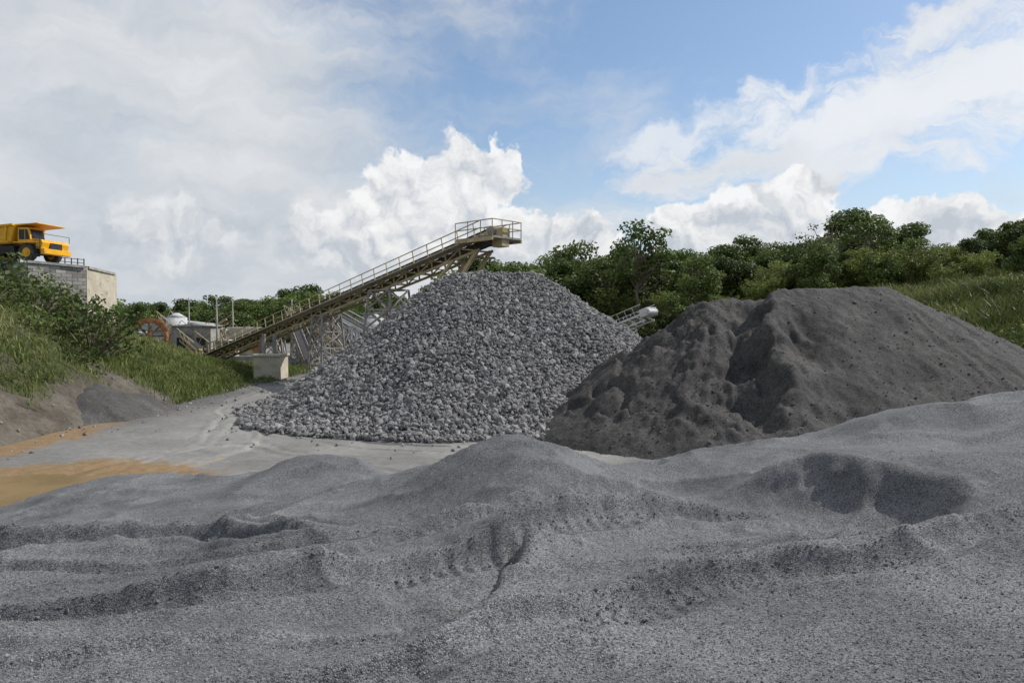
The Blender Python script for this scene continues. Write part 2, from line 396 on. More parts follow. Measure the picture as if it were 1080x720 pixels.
# ------------------------------------------------------------------ foliage
def leafquads(C,R,npc,size,rng,shell=.55,droop=0,tbase=.4,tvar=.28):
    V=[];T=[]
    for c,r in zip(C,R):
        r=np.array(r);n=max(20,int(npc*(r[0]*r[1]*r[2])**(2/3)))
        d=rng.normal(size=(n,3));d/=np.linalg.norm(d,axis=1)[:,None]
        rr=rng.uniform(shell**3,1,n)**(1/3)*(1+.22*fbm(d[:,0]*3+c[0],d[:,1]*3+d[:,2]*2+c[1],5))
        p=np.array(c)+d*rr[:,None]*r
        p[:,2]-=droop*rng.uniform(0,1,n)**2
        nn=d*.8+rng.normal(size=(n,3))*.7+np.array([0,0,.5]);nn/=np.linalg.norm(nn,axis=1)[:,None]
        a=np.cross(nn,rng.normal(size=(n,3)));a/=np.linalg.norm(a,axis=1)[:,None];b=np.cross(nn,a)
        sz=(size*rng.uniform(.6,1.4,n))[:,None];a=a*sz*.5;b=b*sz*.3
        V.append(np.stack([p-a,p-b,p+a,p+b],1).reshape(-1,3))
        ti=np.clip(tbase+rng.uniform(-tvar,tvar)+rng.normal(0,.13,n)+.12*d[:,2],0,1);T.append(np.repeat(ti,4))
    V=np.concatenate(V);T=np.concatenate(T);F=np.arange(len(V)).reshape(-1,4);return V,F,T
def tree_proto(seed,H,spread,nc,dens=75,size=.46,bare=.35,clump=(.9,2.0),flat=.75,tbase=.4):
    r=np.random.default_rng(seed);b=B()
    pts=[Vector((0,0,-1))];x=y=0
    for i in range(1,6):
        x+=r.normal(0,.03*H);y+=r.normal(0,.03*H);pts.append(Vector((x*.6,y*.6,H*.78*i/5)))
    r0=.022*H
    for i in range(5): b.tube(pts[i],pts[i+1],r0*(1-i*.17),r0*(1-(i+1)*.17),8,False)
    C=[];R=[]
    for i in range(nc):
        f=r.uniform(bare,1)**.8;a=r.uniform(0,2*np.pi);prof=math.sqrt(max(.05,1-((f-bare)/(1-bare)*1.25-.35)**2))
        rad_=spread*prof*r.uniform(.25,1)**.7
        c=Vector((rad_*math.cos(a),rad_*math.sin(a),H*f*.92))
        C.append(tuple(c));q=r.uniform(*clump);R.append((q*r.uniform(.9,1.3),q*r.uniform(.9,1.3),q*flat*r.uniform(.8,1.1)))
        j=min(4,int(f*5*.75));s0=pts[j].lerp(pts[j+1],r.uniform(0,1));mid=s0.lerp(c,.55)+Vector((0,0,-.04*H))
        b.tube(s0,mid,r0*.38,r0*.24,5,False);b.tube(mid,c,r0*.24,r0*.08,5,False)
    V,F,T=leafquads(C,R,dens,size,r,tbase=tbase)
    me1=mkmesh('crown',V,F,M_leaf,False,{'tint':T})
    me2=bpy.data.meshes.new('trunk');me2.from_pydata(b.v,[],b.f);me2.materials.append(M_bark);me2.update()
    return me1,me2
def bamboo_proto(seed,H,n=40):
    r=np.random.default_rng(seed);b=B();C=[];R=[]
    for i in range(n):
        a=r.uniform(0,2*np.pi);lean=r.uniform(.12,.5)*H;h=H*r.uniform(.6,1)
        o=Vector((r.normal(0,.5),r.normal(0,.5),-.5));prev=o
        for k in range(1,8):
            u=k/7;q=o+Vector((math.cos(a)*lean*u**2.2,math.sin(a)*lean*u**2.2,h*(u-.22*u**4)))
            b.tube(prev,q,.07*(1.1-u*.9),.07*(1.1-(u+.14)*.9)+.005,5,False);prev=q
            if u>.2: C.append(tuple(q+Vector((r.normal(0,.15),r.normal(0,.15),-.15))));z=.75*(1.2-.5*u);R.append((z,z,z*.8))
    V,F,T=leafquads(C,R,46,.36,r,shell=.1,droop=.6,tbase=.5)
    me1=mkmesh('crown',V,F,M_bamboo,False,{'tint':T})
    me2=bpy.data.meshes.new('stems');me2.from_pydata(b.v,[],b.f);me2.materials.append(M_bark);me2.update()
    return me1,me2
P_tree=[tree_proto(1,11,4.0,40,bare=.12),tree_proto(2,12,4.2,42,tbase=.6,bare=.1),tree_proto(3,10,4.6,44,tbase=.3,bare=.12),tree_proto(4,13,3.4,42,bare=.15,clump=(.8,1.7)),tree_proto(5,12,4.8,52,clump=(.7,1.5),tbase=.55,bare=.12)]
P_sparse=[tree_proto(11,13,3.4,24,dens=60,bare=.42,clump=(.8,1.7),tbase=.3),tree_proto(12,12,4.2,18,dens=30,bare=.5,clump=(.6,1.3),size=.38)]
P_bam=[bamboo_proto(21,11),bamboo_proto(22,12)]
def plant(name,proto,x,y,z,s,rz,parent=None,sz=1):
    if parent is None:
        e=empty(name,(x,y,z),rz,s);e.scale=(s,s,s*sz);obj('crown',proto[0],e);obj('trunk',proto[1],e)
    else:
        for me in proto:
            o=obj('distant_'+me.name.split('.')[0],me,parent);o.location=(x,y,z);o.rotation_euler=(0,0,rz);o.scale=(s*1.08,s*1.08,s*sz)
rr=np.random.default_rng(99)
def hz(x,y): return float(hill_h(np.array([x*1.0]),np.array([y*1.0]))[0])
forest=empty('forest')
tops=[(-.05,14.0),(.0,15.0),(.05,15.8),(.1,15.6),(.15,15.0),(.2,16.4),(.26,16.2),(.32,16.8),(.38,17.2),(.44,17.4),(.5,18.6),(.56,18.8),(.62,18),(.7,17.4),(.8,17.5),(.95,17)]
tx=[a for a,_ in tops];tz=[b for _,b in tops]
for row,(yd,n,dk) in enumerate(((128,28,1.0),(112,30,.2),(98,29,-1.6),(86,22,-3.6))):
    for i in range(n):
        u=-.08+ (1.0)*(i+rr.uniform(-.4,.4))/n
        if row==3 and u<.2: continue
        y=yd+rr.uniform(-5,5);x=u*y;z=hz(x,y)
        top=5+(np.interp(u,tx,tz)-5)*y/100+dk+rr.uniform(-3.8,1.9)
        h=max(top-z,3.5);p=P_tree[rr.integers(5)] if rr.random()<.72 else P_bam[rr.integers(2)]
        s=max(h/11.6,.5);plant('',p,x,y,z,s,rr.uniform(0,6.28),forest,1.0)
for i in range(70):
    u=rr.uniform(.06,.95);y=rr.uniform(76,92);x=u*y;z=hz(x,y)
    plant('',P_tree[rr.integers(5)] if rr.random()<.55 else P_bam[rr.integers(2)],x,y,z-1.2,rr.uniform(.25,.5),rr.uniform(0,6.28),forest)
for (x,y,top,p,nm) in ((17.2,92,18.4,P_sparse[0],'tall_tree'),(39.8,86,19.4,P_sparse[1],'sparse_tree'),(42.5,80,16.6,P_bam[0],'bamboo_clump'),(46.5,78,15.8,P_bam[1],'bamboo_clump'),
    (36,80,14.6,P_tree[1],'broadleaf_tree'),(46,88,18.6,P_tree[4],'broadleaf_tree'),(52,76,14.9,P_bam[0],'bamboo_clump'),(56,74,15,P_tree[0],'broadleaf_tree'),(60,82,16.8,P_tree[3],'broadleaf_tree'),(33,84,14.2,P_bam[1],'bamboo_clump'),(29,90,15.6,P_tree[2],'broadleaf_tree'),(23,84,13.6,P_tree[1],'broadleaf_tree')):
    z=hz(x,y);plant(nm,p,x,y,z,(top-z)/12.2,rr.uniform(0,6.28))
far=empty('distant_treeline')
for i in range(150):
    x=-190+200*(i+rr.uniform(0,1))/150;y=rr.uniform(165,225);h=rr.uniform(9.5,14)*(1+.15*math.sin(x*.07))*y/200
    plant('',P_tree[rr.integers(5)],x,y,-2.5,h/10.5,rr.uniform(0,6.28),far)

def bush_proto(seed,R0,n,dens=120,size=.2,tbase=.4):
    r=np.random.default_rng(seed);C=[];R=[];b=B()
    for i in range(n):
        a=r.uniform(0,2*np.pi);d=R0*r.uniform(0,1)**.6;c=(d*math.cos(a),d*math.sin(a),R0*1.0*r.uniform(.1,1)*(1-.5*(d/R0)**2))
        C.append(c);q=R0*r.uniform(.18,.36);R.append((q,q,q*.8));b.tube((0,0,-.3),c,.05,.015,5,False)
    V,F,T=leafquads(C,R,dens,size,r,shell=.35,tbase=tbase)
    me1=mkmesh('leaves',V,F,M_leaf,False,{'tint':T})
    me2=bpy.data.meshes.new('stems');me2.from_pydata(b.v,[],b.f);me2.materials.append(M_bark);me2.update()
    return me1,me2
P_bush=[bush_proto(31,1.7,30,tbase=.5,size=.17),bush_proto(32,1.5,26,tbase=.35,size=.17),bush_proto(33,1.3,20,tbase=.6,size=.17)]
def bz(x,y): return float(bank_h(np.array([x*1.0]),np.array([y*1.0]))[0])
for x,y,s,k in ((-24.8,40.2,1.75,0),(-26.6,41.4,1.8,1),(-25.6,42.5,1.35,2),(-28.6,41,1.5,0),(-30.5,45,1.6,1),(-29.6,38.5,1.2,2),(-33,47,1.6,0),(-32.0,49.5,1.3,2),(-28.8,44,1.3,1),
                (-28.6,35.2,1.0,1),(-26.2,37.0,1.0,2),(-33.5,52,1.3,1),(-24.4,38,.8,1),(-24.6,50,.5,2),(-22.6,54,.5,1),(-25,57,.4,0),(-37.6,50.5,2.3,1),(-39.5,50,2.4,0),(-34.4,55.6,1.2,0),(-34.4,60,.9,1),(-42,49.5,2.5,2),(-36,52.4,1.8,2),(-31.5,41.5,1.4,1)):
    e=empty('bush',(x,y,bz(x,y)-.2),rr.uniform(0,6.28),s);obj('leaves',P_bush[k][0],e);obj('stems',P_bush[k][1],e)
weeds=empty('bank_weeds')
c=0
while c<260:
    x=rr.uniform(-40,-20.8);y=rr.uniform(27,74)
    if bank_g(np.array([x]),np.array([y]))[0]<.45: continue
    me=P_bush[rr.integers(3)][0];o=obj('weed',me,weeds);o.location=(x,y,bz(x,y)-.1);s=rr.uniform(.15,.45);o.scale=(s,s,s*rr.uniform(.7,1.2));o.rotation_euler=(0,0,rr.uniform(0,6.28));c+=1
hw=empty('hillside_shrubs')
for i in range(120):
    y=rr.uniform(42,84);x=np.interp(y,[20,40,70,100],[46,34,14,4])+rr.uniform(1,34)
    me=(P_bush[rr.integers(3)][0]);o=obj('shrub',me,hw);o.location=(x,y,hz(x,y)-.1);s=rr.uniform(.4,1.1);o.scale=(s,s,s*rr.uniform(.7,1.2));o.rotation_euler=(0,0,rr.uniform(0,6.28))

# ------------------------------------------------------------------ crushed stone pile (coarse)
def ico():
    p=(1+5**.5)/2
    V=np.array([(-1,p,0),(1,p,0),(-1,-p,0),(1,-p,0),(0,-1,p),(0,1,p),(0,-1,-p),(0,1,-p),(p,0,-1),(p,0,1),(-p,0,-1),(-p,0,1)],float);V/=np.linalg.norm(V[0])
    F=np.array([(0,11,5),(0,5,1),(0,1,7),(0,7,10),(0,10,11),(1,5,9),(5,11,4),(11,10,2),(10,7,6),(7,1,8),(3,9,4),(3,4,2),(3,2,6),(3,6,8),(3,8,9),(4,9,5),(2,4,11),(6,2,10),(8,6,7),(9,8,1)])
    return V,F
def rocks(name,pos,size,mat,rng,parent=None,flat=(.5,1)):
    V0,F0=ico();n=len(pos)
    r=rng.uniform(.62,1.15,(n,12,1));V=V0[None]*r
    sc=np.stack([rng.uniform(.8,1.3,n),rng.uniform(.6,1,n),rng.uniform(flat[0],flat[1],n)],1)
    V=V*sc[:,None]
    q=rng.normal(size=(n,4));q/=np.linalg.norm(q,axis=1)[:,None];w_,x,y,z=q.T
    Rm=np.stack([1-2*(y*y+z*z),2*(x*y-z*w_),2*(x*z+y*w_),2*(x*y+z*w_),1-2*(x*x+z*z),2*(y*z-x*w_),2*(x*z-y*w_),2*(y*z+x*w_),1-2*(x*x+y*y)],1).reshape(n,3,3)
    V=np.einsum('nij,nkj->nki',Rm,V)*(size/2)[:,None,None]+pos[:,None]
    F=(F0[None]+(np.arange(n)*12)[:,None,None]).reshape(-1,3)
    return obj(name,mkmesh(name,V.reshape(-1,3),F,mat,False,{'tint':np.repeat(rng.uniform(0,1,n),12)}),parent)
def rockmat(name,c1,c2,nz=True):
    m,t,b,P=newmat(name);a=t.attr('tint');col=t.mix(a,c1,c2)
    if nz:
        n=t.noise(P,14,4,.7);col=t.scalecol(col,t.rng(n,.25,.75,.85,1.15,False));t.put(b.inputs['Normal'],t.bump(n,.5,.03))
    t.put(b.inputs['Base Color'],col);b.inputs['Roughness'].default_value=.8;return m
M_rock=rockmat('crushed_granite',(.113,.110,.106),(.278,.270,.260))
def gp_h(x,y):
    ax,ay,bx,by=-3.1,41,1.2,42.5;dx,dy=bx-ax,by-ay;L2=dx*dx+dy*dy
    t=np.clip(((x-ax)*dx+(y-ay)*dy)/L2,0,1);qx=x-ax-t*dx;qy=y-ay-t*dy;r=np.hypot(qx,qy);th=np.arctan2(qy,qx)
    k=.735-.075*np.maximum(np.cos(th),0)
    h=7.95-k*(np.sqrt(r*r+.5)-.6)
    h+=.28*fbm(x*.35,y*.35,101)+.30*fbm(th*3,r*.08,102)*np.clip(r/6,0,1)
    h=np.where(h<.8,.8*np.exp((h-.8)/1.0)-.04,h)
    return h
pile=empty('crushed_stone_pile')
xs=np.arange(-17,17,.15);ys=np.arange(27,58,.15);X,Y=np.meshgrid(xs,ys)
M_rockbase=simple('stone_gap_shade',(.08,.08,.08),(.12,.12,.12),3,.9)  # core coloured dark to stand for shade in gaps between stones
gridmesh('pile_core',xs,ys,gp_h(X,Y)-.11,M_rockbase,parent=pile)
n=110000;px=RNG.uniform(-15.5,15.5,n);py=RNG.uniform(27.5,52,n);h=gp_h(px,py);k=(h>.10)&(RNG.random(n)<np.where(py>44,.3,1)*np.where(h<.5,.5,1));px,py,h=px[k],py[k],h[k]
size=np.clip(RNG.lognormal(math.log(.175),.42,len(px))*(1.1-.03*h),.08,.6)
rocks('stones',np.stack([px,py,h+RNG.uniform(-.10,.06,len(px))],1),size,M_rock,RNG,pile)
n=2600;a=RNG.uniform(math.pi*.95,2*math.pi,n);d=RNG.exponential(1.1,n)+10.3
px=-1+d*1.06*np.cos(a);py=41.3+d*np.sin(a)
rocks('loose_stones',np.stack([px,py,px*0+.03],1),RNG.uniform(.05,.20,n),M_rock,RNG,pile)

# ------------------------------------------------------------------ dark stone dust pile
def dp_h(x,y):
    wx=x+.25*fbm(x*.5,y*.5,110);wy=y+.25*fbm(x*.5,y*.5,111)
    ax,ay,bx,by=9.9,33,17.9,33.6;dx,dy=bx-ax,by-ay;L2=dx*dx+dy*dy
    t=np.clip(((wx-ax)*dx+(wy-ay)*dy)/L2,0,1);qx=wx-ax-t*dx;qy=wy-ay-t*dy;r=np.hypot(qx,qy);th=np.arctan2(qy,qx)
    k=.71-.17*np.maximum(np.cos(th),0)
    top=6.55+.25*t-.25*np.exp(-((t-.3)/.12)**2)
    h=top-k*(np.sqrt(r*r+.35)-.5)
    west=sstep(-.2,-.8,np.cos(th))
    rill=np.abs(fbm(th*5+.15*fbm(x*.6,y*.6,7),r*.06,112,4,.6))
    h-=(.2+.6*west)*(.35-rill)*np.clip(r/3,0,1)*sstep(0,1.5,h)
    sd,al,L=polydist(x+.9*fbm(x*.45,y*.45,115,5,.6),y,[(12.4,34),(12.0,31.5),(11.2,29.5),(10.6,27.5),(10.3,25.8),(9.2,24.2)])
    e=-sd
    m=sstep(.0,1.5,al)*sstep(L,L-2.5,al)
    amp=1.45*(1+.3*fbm(al*.7,al*0,118))
    h-=m*amp*sstep(-.1,1.3,e)*np.exp(-np.maximum(e-1.3,0)/4.0)
    h+=m*.35*np.exp(-((e+.35)/.5)**2)
    h-=m*.45*sstep(-.05,.25,e)*np.exp(-np.maximum(e-.25,0)/.9)*sstep(-.2,.4,fbm(x*.8,y*.8,119,3))
    clod=sstep(0,1,e)*sstep(9,3,e)*sstep(0,1,h)
    h+=clod*.42*np.abs(fbm(x*.9,y*.9,120,5,.65))
    bn=fbm(x*.3,y*.3,125,4);h-=.35*sstep(.12,.2,bn)*sstep(.6,.3,bn)*sstep(.5,1.5,h)*sstep(5.8,4.5,h)*sstep(15,12,x)
    h+=.13*fbm(x*1.3,y*1.3,117,5,.65)+.03*fbm(x*4,y*4,127,3,.6)
    return h
xs=np.arange(-4,40,.085);ys=np.arange(18,50,.09);X,Y=np.meshgrid(xs,ys);Z=dp_h(X,Y)
gridmesh('dark_stone_dust_pile',xs,ys,np.maximum(Z,-.8),M_dark)
n=9000;px=RNG.uniform(1,29,n);py=RNG.uniform(22,34,n);h=dp_h(px,py);k=(h>-.1)&((px<11)|(RNG.random(n)<.5))
px,py,h=px[k],py[k],np.maximum(h[k],0)
M_clod=rockmat('dark_clods',(.04,.038,.036),(.085,.081,.076))
rocks('dark_clods',np.stack([px,py,h],1),np.clip(RNG.lognormal(math.log(.05),.5,len(px)),.025,.22),M_clod,RNG)

# ------------------------------------------------------------------ foreground heap
CP=[(-4,0,3.0),(0,0,3.3),(4,0,3.3),(-6,-3,2.9),(6,-3,3.2),(-2.7,3.6,3.0),(0,3.6,3.1),(2.7,3.6,3.12),
(-4.05,5.4,2.64),(-2.93,5.4,2.72),(.125,4.5,2.97),(1.2,5.4,2.86),(1.95,5.4,2.97),(3.08,5.4,3.1),(4.7,6.3,3.12),
(-1.05,5.4,2.58),(-.53,5.4,2.66),(-1.84,6.3,2.66),(-.9,7.2,2.62),(0,7.2,2.80),(.89,8,2.74),(-3.8,8.1,2.17),(-4.8,7.2,2.36),(-6.1,8.1,2.15),
(-5.5,9,2.14),(-8.1,10.8,1.6),(-13.4,17.3,.0),(-13.3,19,.05),(-12,19,.5),(-9.75,18,.82),(-6.5,16.2,1.24),(-4.7,16.2,1.82),(-3.4,16.2,1.6),(-2.4,14.4,1.7),
(-10.8,14.4,.62),(-7.7,12.6,1.3),(-5.95,12.6,1.45),(-4.2,12.6,1.62),(-3.8,14.4,1.45),
(.075,10.8,3.15),(-.9,10.8,2.83),(-1.65,10.8,2.48),(-2.2,9.9,2.18),(.9,10.8,2.86),(1.63,11.7,2.54),(.25,9,2.72),(-1,9,2.46),(-2.7,8.1,2.34),
(2.45,12.6,2.37),(3.5,12.6,2.58),(5.08,12.6,2.81),(5.78,12.6,2.88),(6.3,12.6,3.16),(7.35,12.6,3.39),(9.45,12.6,3.66),(11.5,12.6,3.8),
(2.4,10.8,2.3),(3.9,10.8,2.6),(4.4,9.9,2.95),(5.1,9,2.88),(5.4,8.1,2.72),(4.1,8.8,2.40),(4.8,8.3,2.45),(1.8,8.1,2.6),(2.9,8.3,2.42),
(3.1,7.2,2.62),(4.6,7.2,2.70),(1.6,7.2,2.6),(.9,6.3,2.68),(8.1,10.8,3.2),(6.75,9,3.22),(7.1,10.8,3.02),(8,7,3.4),(10,5,3.5),(14,14,3.2),(14,8,3.7),
(2,17,.2),(5,18,0),(8,18.5,0),(11,18.5,0),(0,15.5,.3),(-2.5,18.5,.2),(-5,20,0),(-8,21.3,0),(-11,22,-.2),(-14.5,20,-.3),(-16,16,-.4),(-16,10,0),(-16,4,.6),(-10,6,1.8),(-10,2,2.4),
(15,19,0.2),(20,12,1),(20,4,2),(0,20,-.3),(6,22,-.4),(12,22,-.4),(-5,23,-.5),(-10,25,-.6)]
CP=np.array(CP,float)
def tps(r2): return .5*r2*np.log(r2+1e-9)
NC=len(CP);K=tps(((CP[:,None,:2]-CP[None,:,:2])**2).sum(-1))+np.eye(NC)*.02
Pm=np.c_[np.ones(NC),CP[:,:2]];A=np.block([[K,Pm],[Pm.T,np.zeros((3,3))]])
W=np.linalg.solve(A,np.r_[CP[:,2],0,0,0])
def fg_base(x,y):
    z=W[NC]+W[NC+1]*x+W[NC+2]*y
    for i in range(NC): z=z+W[i]*tps((x-CP[i,0])**2+(y-CP[i,1])**2)
    return z
TA=smoothpath([(-8,4.6),(-5.5,5.0),(-4.05,5.4),(-2.93,5.6),(-1.84,6.3),(-.9,7.0),(0,7.35),(.9,8),(2,8.9),(3.4,9.4)],2)
TB=smoothpath([(-2.2,3.0),(-1.0,3.65),(.1,4.5),(1.2,5.3),(1.95,5.55),(3.08,5.6),(4.7,6.3),(7,7)],2)
TC=smoothpath([(-9,8.2),(-7,8.7),(-5.5,9),(-4,9.3),(-2.7,8.7),(-1.7,8.9)],2)
TD=smoothpath([(-8.5,6.7),(-4.9,7.4),(-3.2,7.6),(-1.8,8.2),(-.6,9.0)],2)
TE=smoothpath([(2.3,9.7),(3.2,10.3),(4.2,10.2),(5.0,9.5),(5.5,8.7),(5.6,7.9)],2)
TF=smoothpath([(.22,7.3),(.1,6.6),(-.15,6.0),(-.35,5.4),(-.9,4.9)],1)
TG=smoothpath([(-4.5,3.6),(-3.2,3.9),(-2.0,4.5),(-1.2,5.1)],2)
TH=smoothpath([(1.5,7.3),(2.8,7.4),(4.2,7.3),(6,7.9),(8,8.6)],2)
def fg_h(x,y):
    z=fg_base(x,y)
    n1=fbm(x*1.4,y*1.4,201,3);n2=fbm(x*1.4,y*1.4,202,3)
    wx=x+.08*n1+.022*fbm(x*8,y*8,204,3);wy=y+.08*n2+.022*fbm(x*8,y*8,205,3)
    for T,amp,wd,lug,two in ((TA,.18,.06,1,.85),(TB,.15,.065,.5,.0),(TC,.20,.07,.6,.6),(TD,.12,.06,.8,.7),(TG,.08,.06,0,0),(TH,.08,.07,.6,.6)):
        d,al,L=polydist(wx,wy,T);env=sstep(0,.9,al)*sstep(L,L-.9,al)
        a2=amp*(1+.3*fbm(al*1.1,al*0,7,3))
        z=z+env*a2*np.where(d>0,np.exp(-d/.30),np.exp(-(d/wd)**2))
        z=z-env*a2*.45*np.exp(-((d+.24)/.16)**2)
        z=z+env*a2*.35*np.exp(-((d+.56)/.10)**2)
        if two:
            d2=d-two;z=z-env*amp*.4*np.exp(-(d2/.15)**2)+env*amp*.35*np.exp(-((d2-.25)/.08)**2)
        if lug:
            lg=.5+.5*np.cos(al*2*np.pi/.17+5*np.abs(d+.27)+1.5*fbm(al*2,d,9))
            part=sstep(-.4,.1,fbm(al*.5,al*0,77))
            z=z-lug*env*part*.035*sstep(.3,.8,lg)*np.exp(-((d+.26)/.17)**4)
            if two: z=z-lug*env*part*.022*sstep(.3,.8,lg)*np.exp(-((d-two)/.15)**4)
    d,al,L=polydist(wx,wy,TF);env=sstep(0,.35,al)*sstep(L,L-1.0,al)
    z=z-env*.36*sstep(.02,-.09,d)*np.exp(np.minimum(d,0)/.7)+env*.06*np.exp(-((d-.1)/.12)**2)
    d,al,L=polydist(x+.22*n1+.03*fbm(x*6,y*6,240,3),y+.22*n2,TE);env=sstep(0,2.2,al)*sstep(L,L-.7,al)
    z=z-env*.46*sstep(.06,-.5,d)*np.exp(np.minimum(d,0)/1.0)+env*.07*np.exp(-((d-.12)/.2)**2)
    # wind-and-bucket folds : low sharp crests running mostly across the view
    rg=1-np.abs(fbm(x*.38+y*.18+3,y*.75-x*.22,250,3,.45))*1.8
    z=z+.13*np.clip(rg,0,1)**3-.03
    z=z+.05*fbm(x*.9,y*.9,211,3)+.02*fbm(x*3.2,y*3.2,212,4,.6)+.006*fbm(x*14,y*14,213,3,.6)
    lump=sstep(.1,.5,fbm(x*.45,y*.45,220,3))*sstep(-1,-4,x)
    z=z+lump*.14*np.abs(fbm(x*2.4,y*2.4,221,4,.6))
    return z
def axis(a,b,d0,k,c=0):
    p=[c]
    while p[-1]<b: p.append(p[-1]+d0+k*abs(p[-1]-c))
    q=[c]
    while q[-1]>a: q.append(q[-1]-d0-k*abs(q[-1]-c))
    return np.array(q[:0:-1]+p)
xs=axis(-21,22,.020,.0042);ys=axis(-4,26,.014,.005,3.0)
X,Y=np.meshgrid(xs,ys);Z=fg_h(X,Y)
gridmesh('grey_gravel_sand_heap',xs,ys,np.maximum(Z,-.9),M_sand)
n=90000;py=2.2*np.exp(RNG.uniform(0,1,n)*math.log(10/2.2));px=RNG.uniform(-1,1,n)*(py*.85+.8)
pz=fg_h(px,py);sz=np.clip(RNG.lognormal(math.log(.009),.38,n),.005,.026)
M_grain=rockmat('gravel_grains',(.07,.07,.07),(.29,.29,.285),False)
rocks('gravel_grains',np.stack([px,py,pz+sz*.15],1),sz,M_grain,RNG)
cx=[];cy=[]
for T in (TA,TB,TC,TD,TF,TH):
    T=np.array(T)
    for a,b in zip(T[:-1],T[1:]):
        n=int(240*np.hypot(*(b-a)));u=RNG.random(n)[:,None];p=a+(b-a)*u+RNG.normal(0,.12,(n,2))-np.array([0,.12]);cx.append(p[:,0]);cy.append(p[:,1])
cx=np.concatenate(cx);cy=np.concatenate(cy);k=fbm(cx*1.2,cy*1.2,231)>-.15;cx,cy=cx[k],cy[k]
sz=np.clip(RNG.lognormal(math.log(.015),.45,len(cx)),.008,.055)
M_crumb=rockmat('sand_crumbs',(.11,.11,.11),(.17,.17,.168))
rocks('sand_crumbs',np.stack([cx,cy,fg_h(cx,cy)+sz*.1],1),sz,M_crumb,RNG)

# ------------------------------------------------------------------ main conveyor
cv=empty('conveyor_belt')
P0=Vector((-34.2,76,.9));P1=Vector((-1.1,45,10.6));U=(P1-P0).normalized();LEN=(P1-P0).length
S=U.cross(Vector((0,0,1))).normalized();Nn=S.cross(U)
def cp(t,s,nn,o=P0): return o+U*t+S*s+Nn*nn
fr=B();belt=B();rail=B();roll=B();deck=B()
for sd in (-.62,.62):
    fr.beam(cp(0,sd,.16),cp(LEN,sd,.16),.10,.42);fr.beam(cp(0,sd,-.62),cp(LEN-1,sd,-.62),.12,.16)
    k=0;stp=1.5
    while k*stp<LEN-1.6:
        a=k*stp;fr.beam(cp(a,sd,-.04),cp(a,sd,-.55),.09,.09)
        if k%2: fr.beam(cp(a,sd,-.04),cp(a+stp,sd,-.56),.08,.08)
        else: fr.beam(cp(a,sd,-.56),cp(a+stp,sd,-.04),.08,.08)
        k+=1
k=0
while k*1.5<LEN-1:
    a=k*1.5;fr.beam(cp(a,-.62,-.62),cp(a,.62,-.62),.07,.07);fr.beam(cp(a,-.62,.0),cp(a,.62,.0),.07,.07)
    roll.tube(cp(a,-.25,.26),cp(a,.25,.26),.07,n=8);roll.tube(cp(a,.27,.27),cp(a,.6,.42),.07,n=8);roll.tube(cp(a,-.27,.27),cp(a,-.6,.42),.07,n=8);k+=1
belt.beam(cp(.3,0,.35),cp(LEN,0,.35),.5,.03);
belt.beam(cp(.3,.42,.43),cp(LEN,.42,.43),.36,.03,up=Nn-S*.45);belt.beam(cp(.3,-.42,.43),cp(LEN,-.42,.43),.36,.03,up=Nn+S*.45)
belt.beam(cp(.3,0,-.3),cp(LEN,0,-.3),.95,.025)
for sd,sg in ((.7,1),(-.7,-1)):
    deck.beam(cp(1,sd+sg*.32,.02),cp(LEN,sd+sg*.32,.02),.6,.06)
    for hh_ in (.5,.95): rail.beam(cp(1,sd+sg*.6,hh_),cp(LEN,sd+sg*.6,hh_),.055)
    a=1
    while a<LEN: rail.beam(cp(a,sd+sg*.6,0),cp(a,sd+sg*.6,.95),.055);a+=1.6
HP=cp(LEN,0,0)
ux=Vector((U.x,U.y,0)).normalized()
def hp(a,s,z): return HP+ux*a+S*s+Vector((0,0,z))
deck.beam(hp(-2.4,0,-.15),hp(1.1,0,-.15),2.7,.12)
for s_ in (-1.35,1.35):
    fr.beam(hp(-2.4,s_,-.28),hp(1.1,s_,-.28),.12,.22)
    for z_ in (.45,.95): rail.beam(hp(-2.4,s_,z_),hp(1.1,s_,z_),.06)
    for a in (-2.4,-1.2,0,1.06): rail.beam(hp(a,s_,-.1),hp(a,s_,.95),.06)
for z_ in (.45,.95): rail.beam(hp(1.1,-1.35,z_),hp(1.1,1.35,z_),.06)
for s_ in (-.5,.5): rail.beam(hp(1.1,s_,-.1),hp(1.1,s_,.95),.06)
roll.tube(hp(.1,-.6,.3),hp(.1,.6,.3),.36,n=18)
mot=B();mot.box(tuple(hp(-.4,-1.0,.2)),(.7,.45,.45),math.atan2(ux.y,ux.x));mot.tube(hp(-1.2,-1.0,.22),hp(-.75,-1.0,.22),.2,n=12);mot.done('drive_motor',M_blk,cv,.03)
ch=B();ch.beam(hp(.5,0,-.7),hp(.5,0,.5),.7,.9,up=ux);ch.done('discharge_chute',M_beige,cv,.03)
for s_ in (-.6,.6):
    fr.beam(cp(LEN-1.2,s_,-.6),Vector((-8.0,51.4,.5))+S*s_*1.6,.22,.22)
    fr.beam(cp(LEN-3.6,s_,-.6),Vector((-8.4,51.8,4.0))+S*s_*1.4,.18,.18)
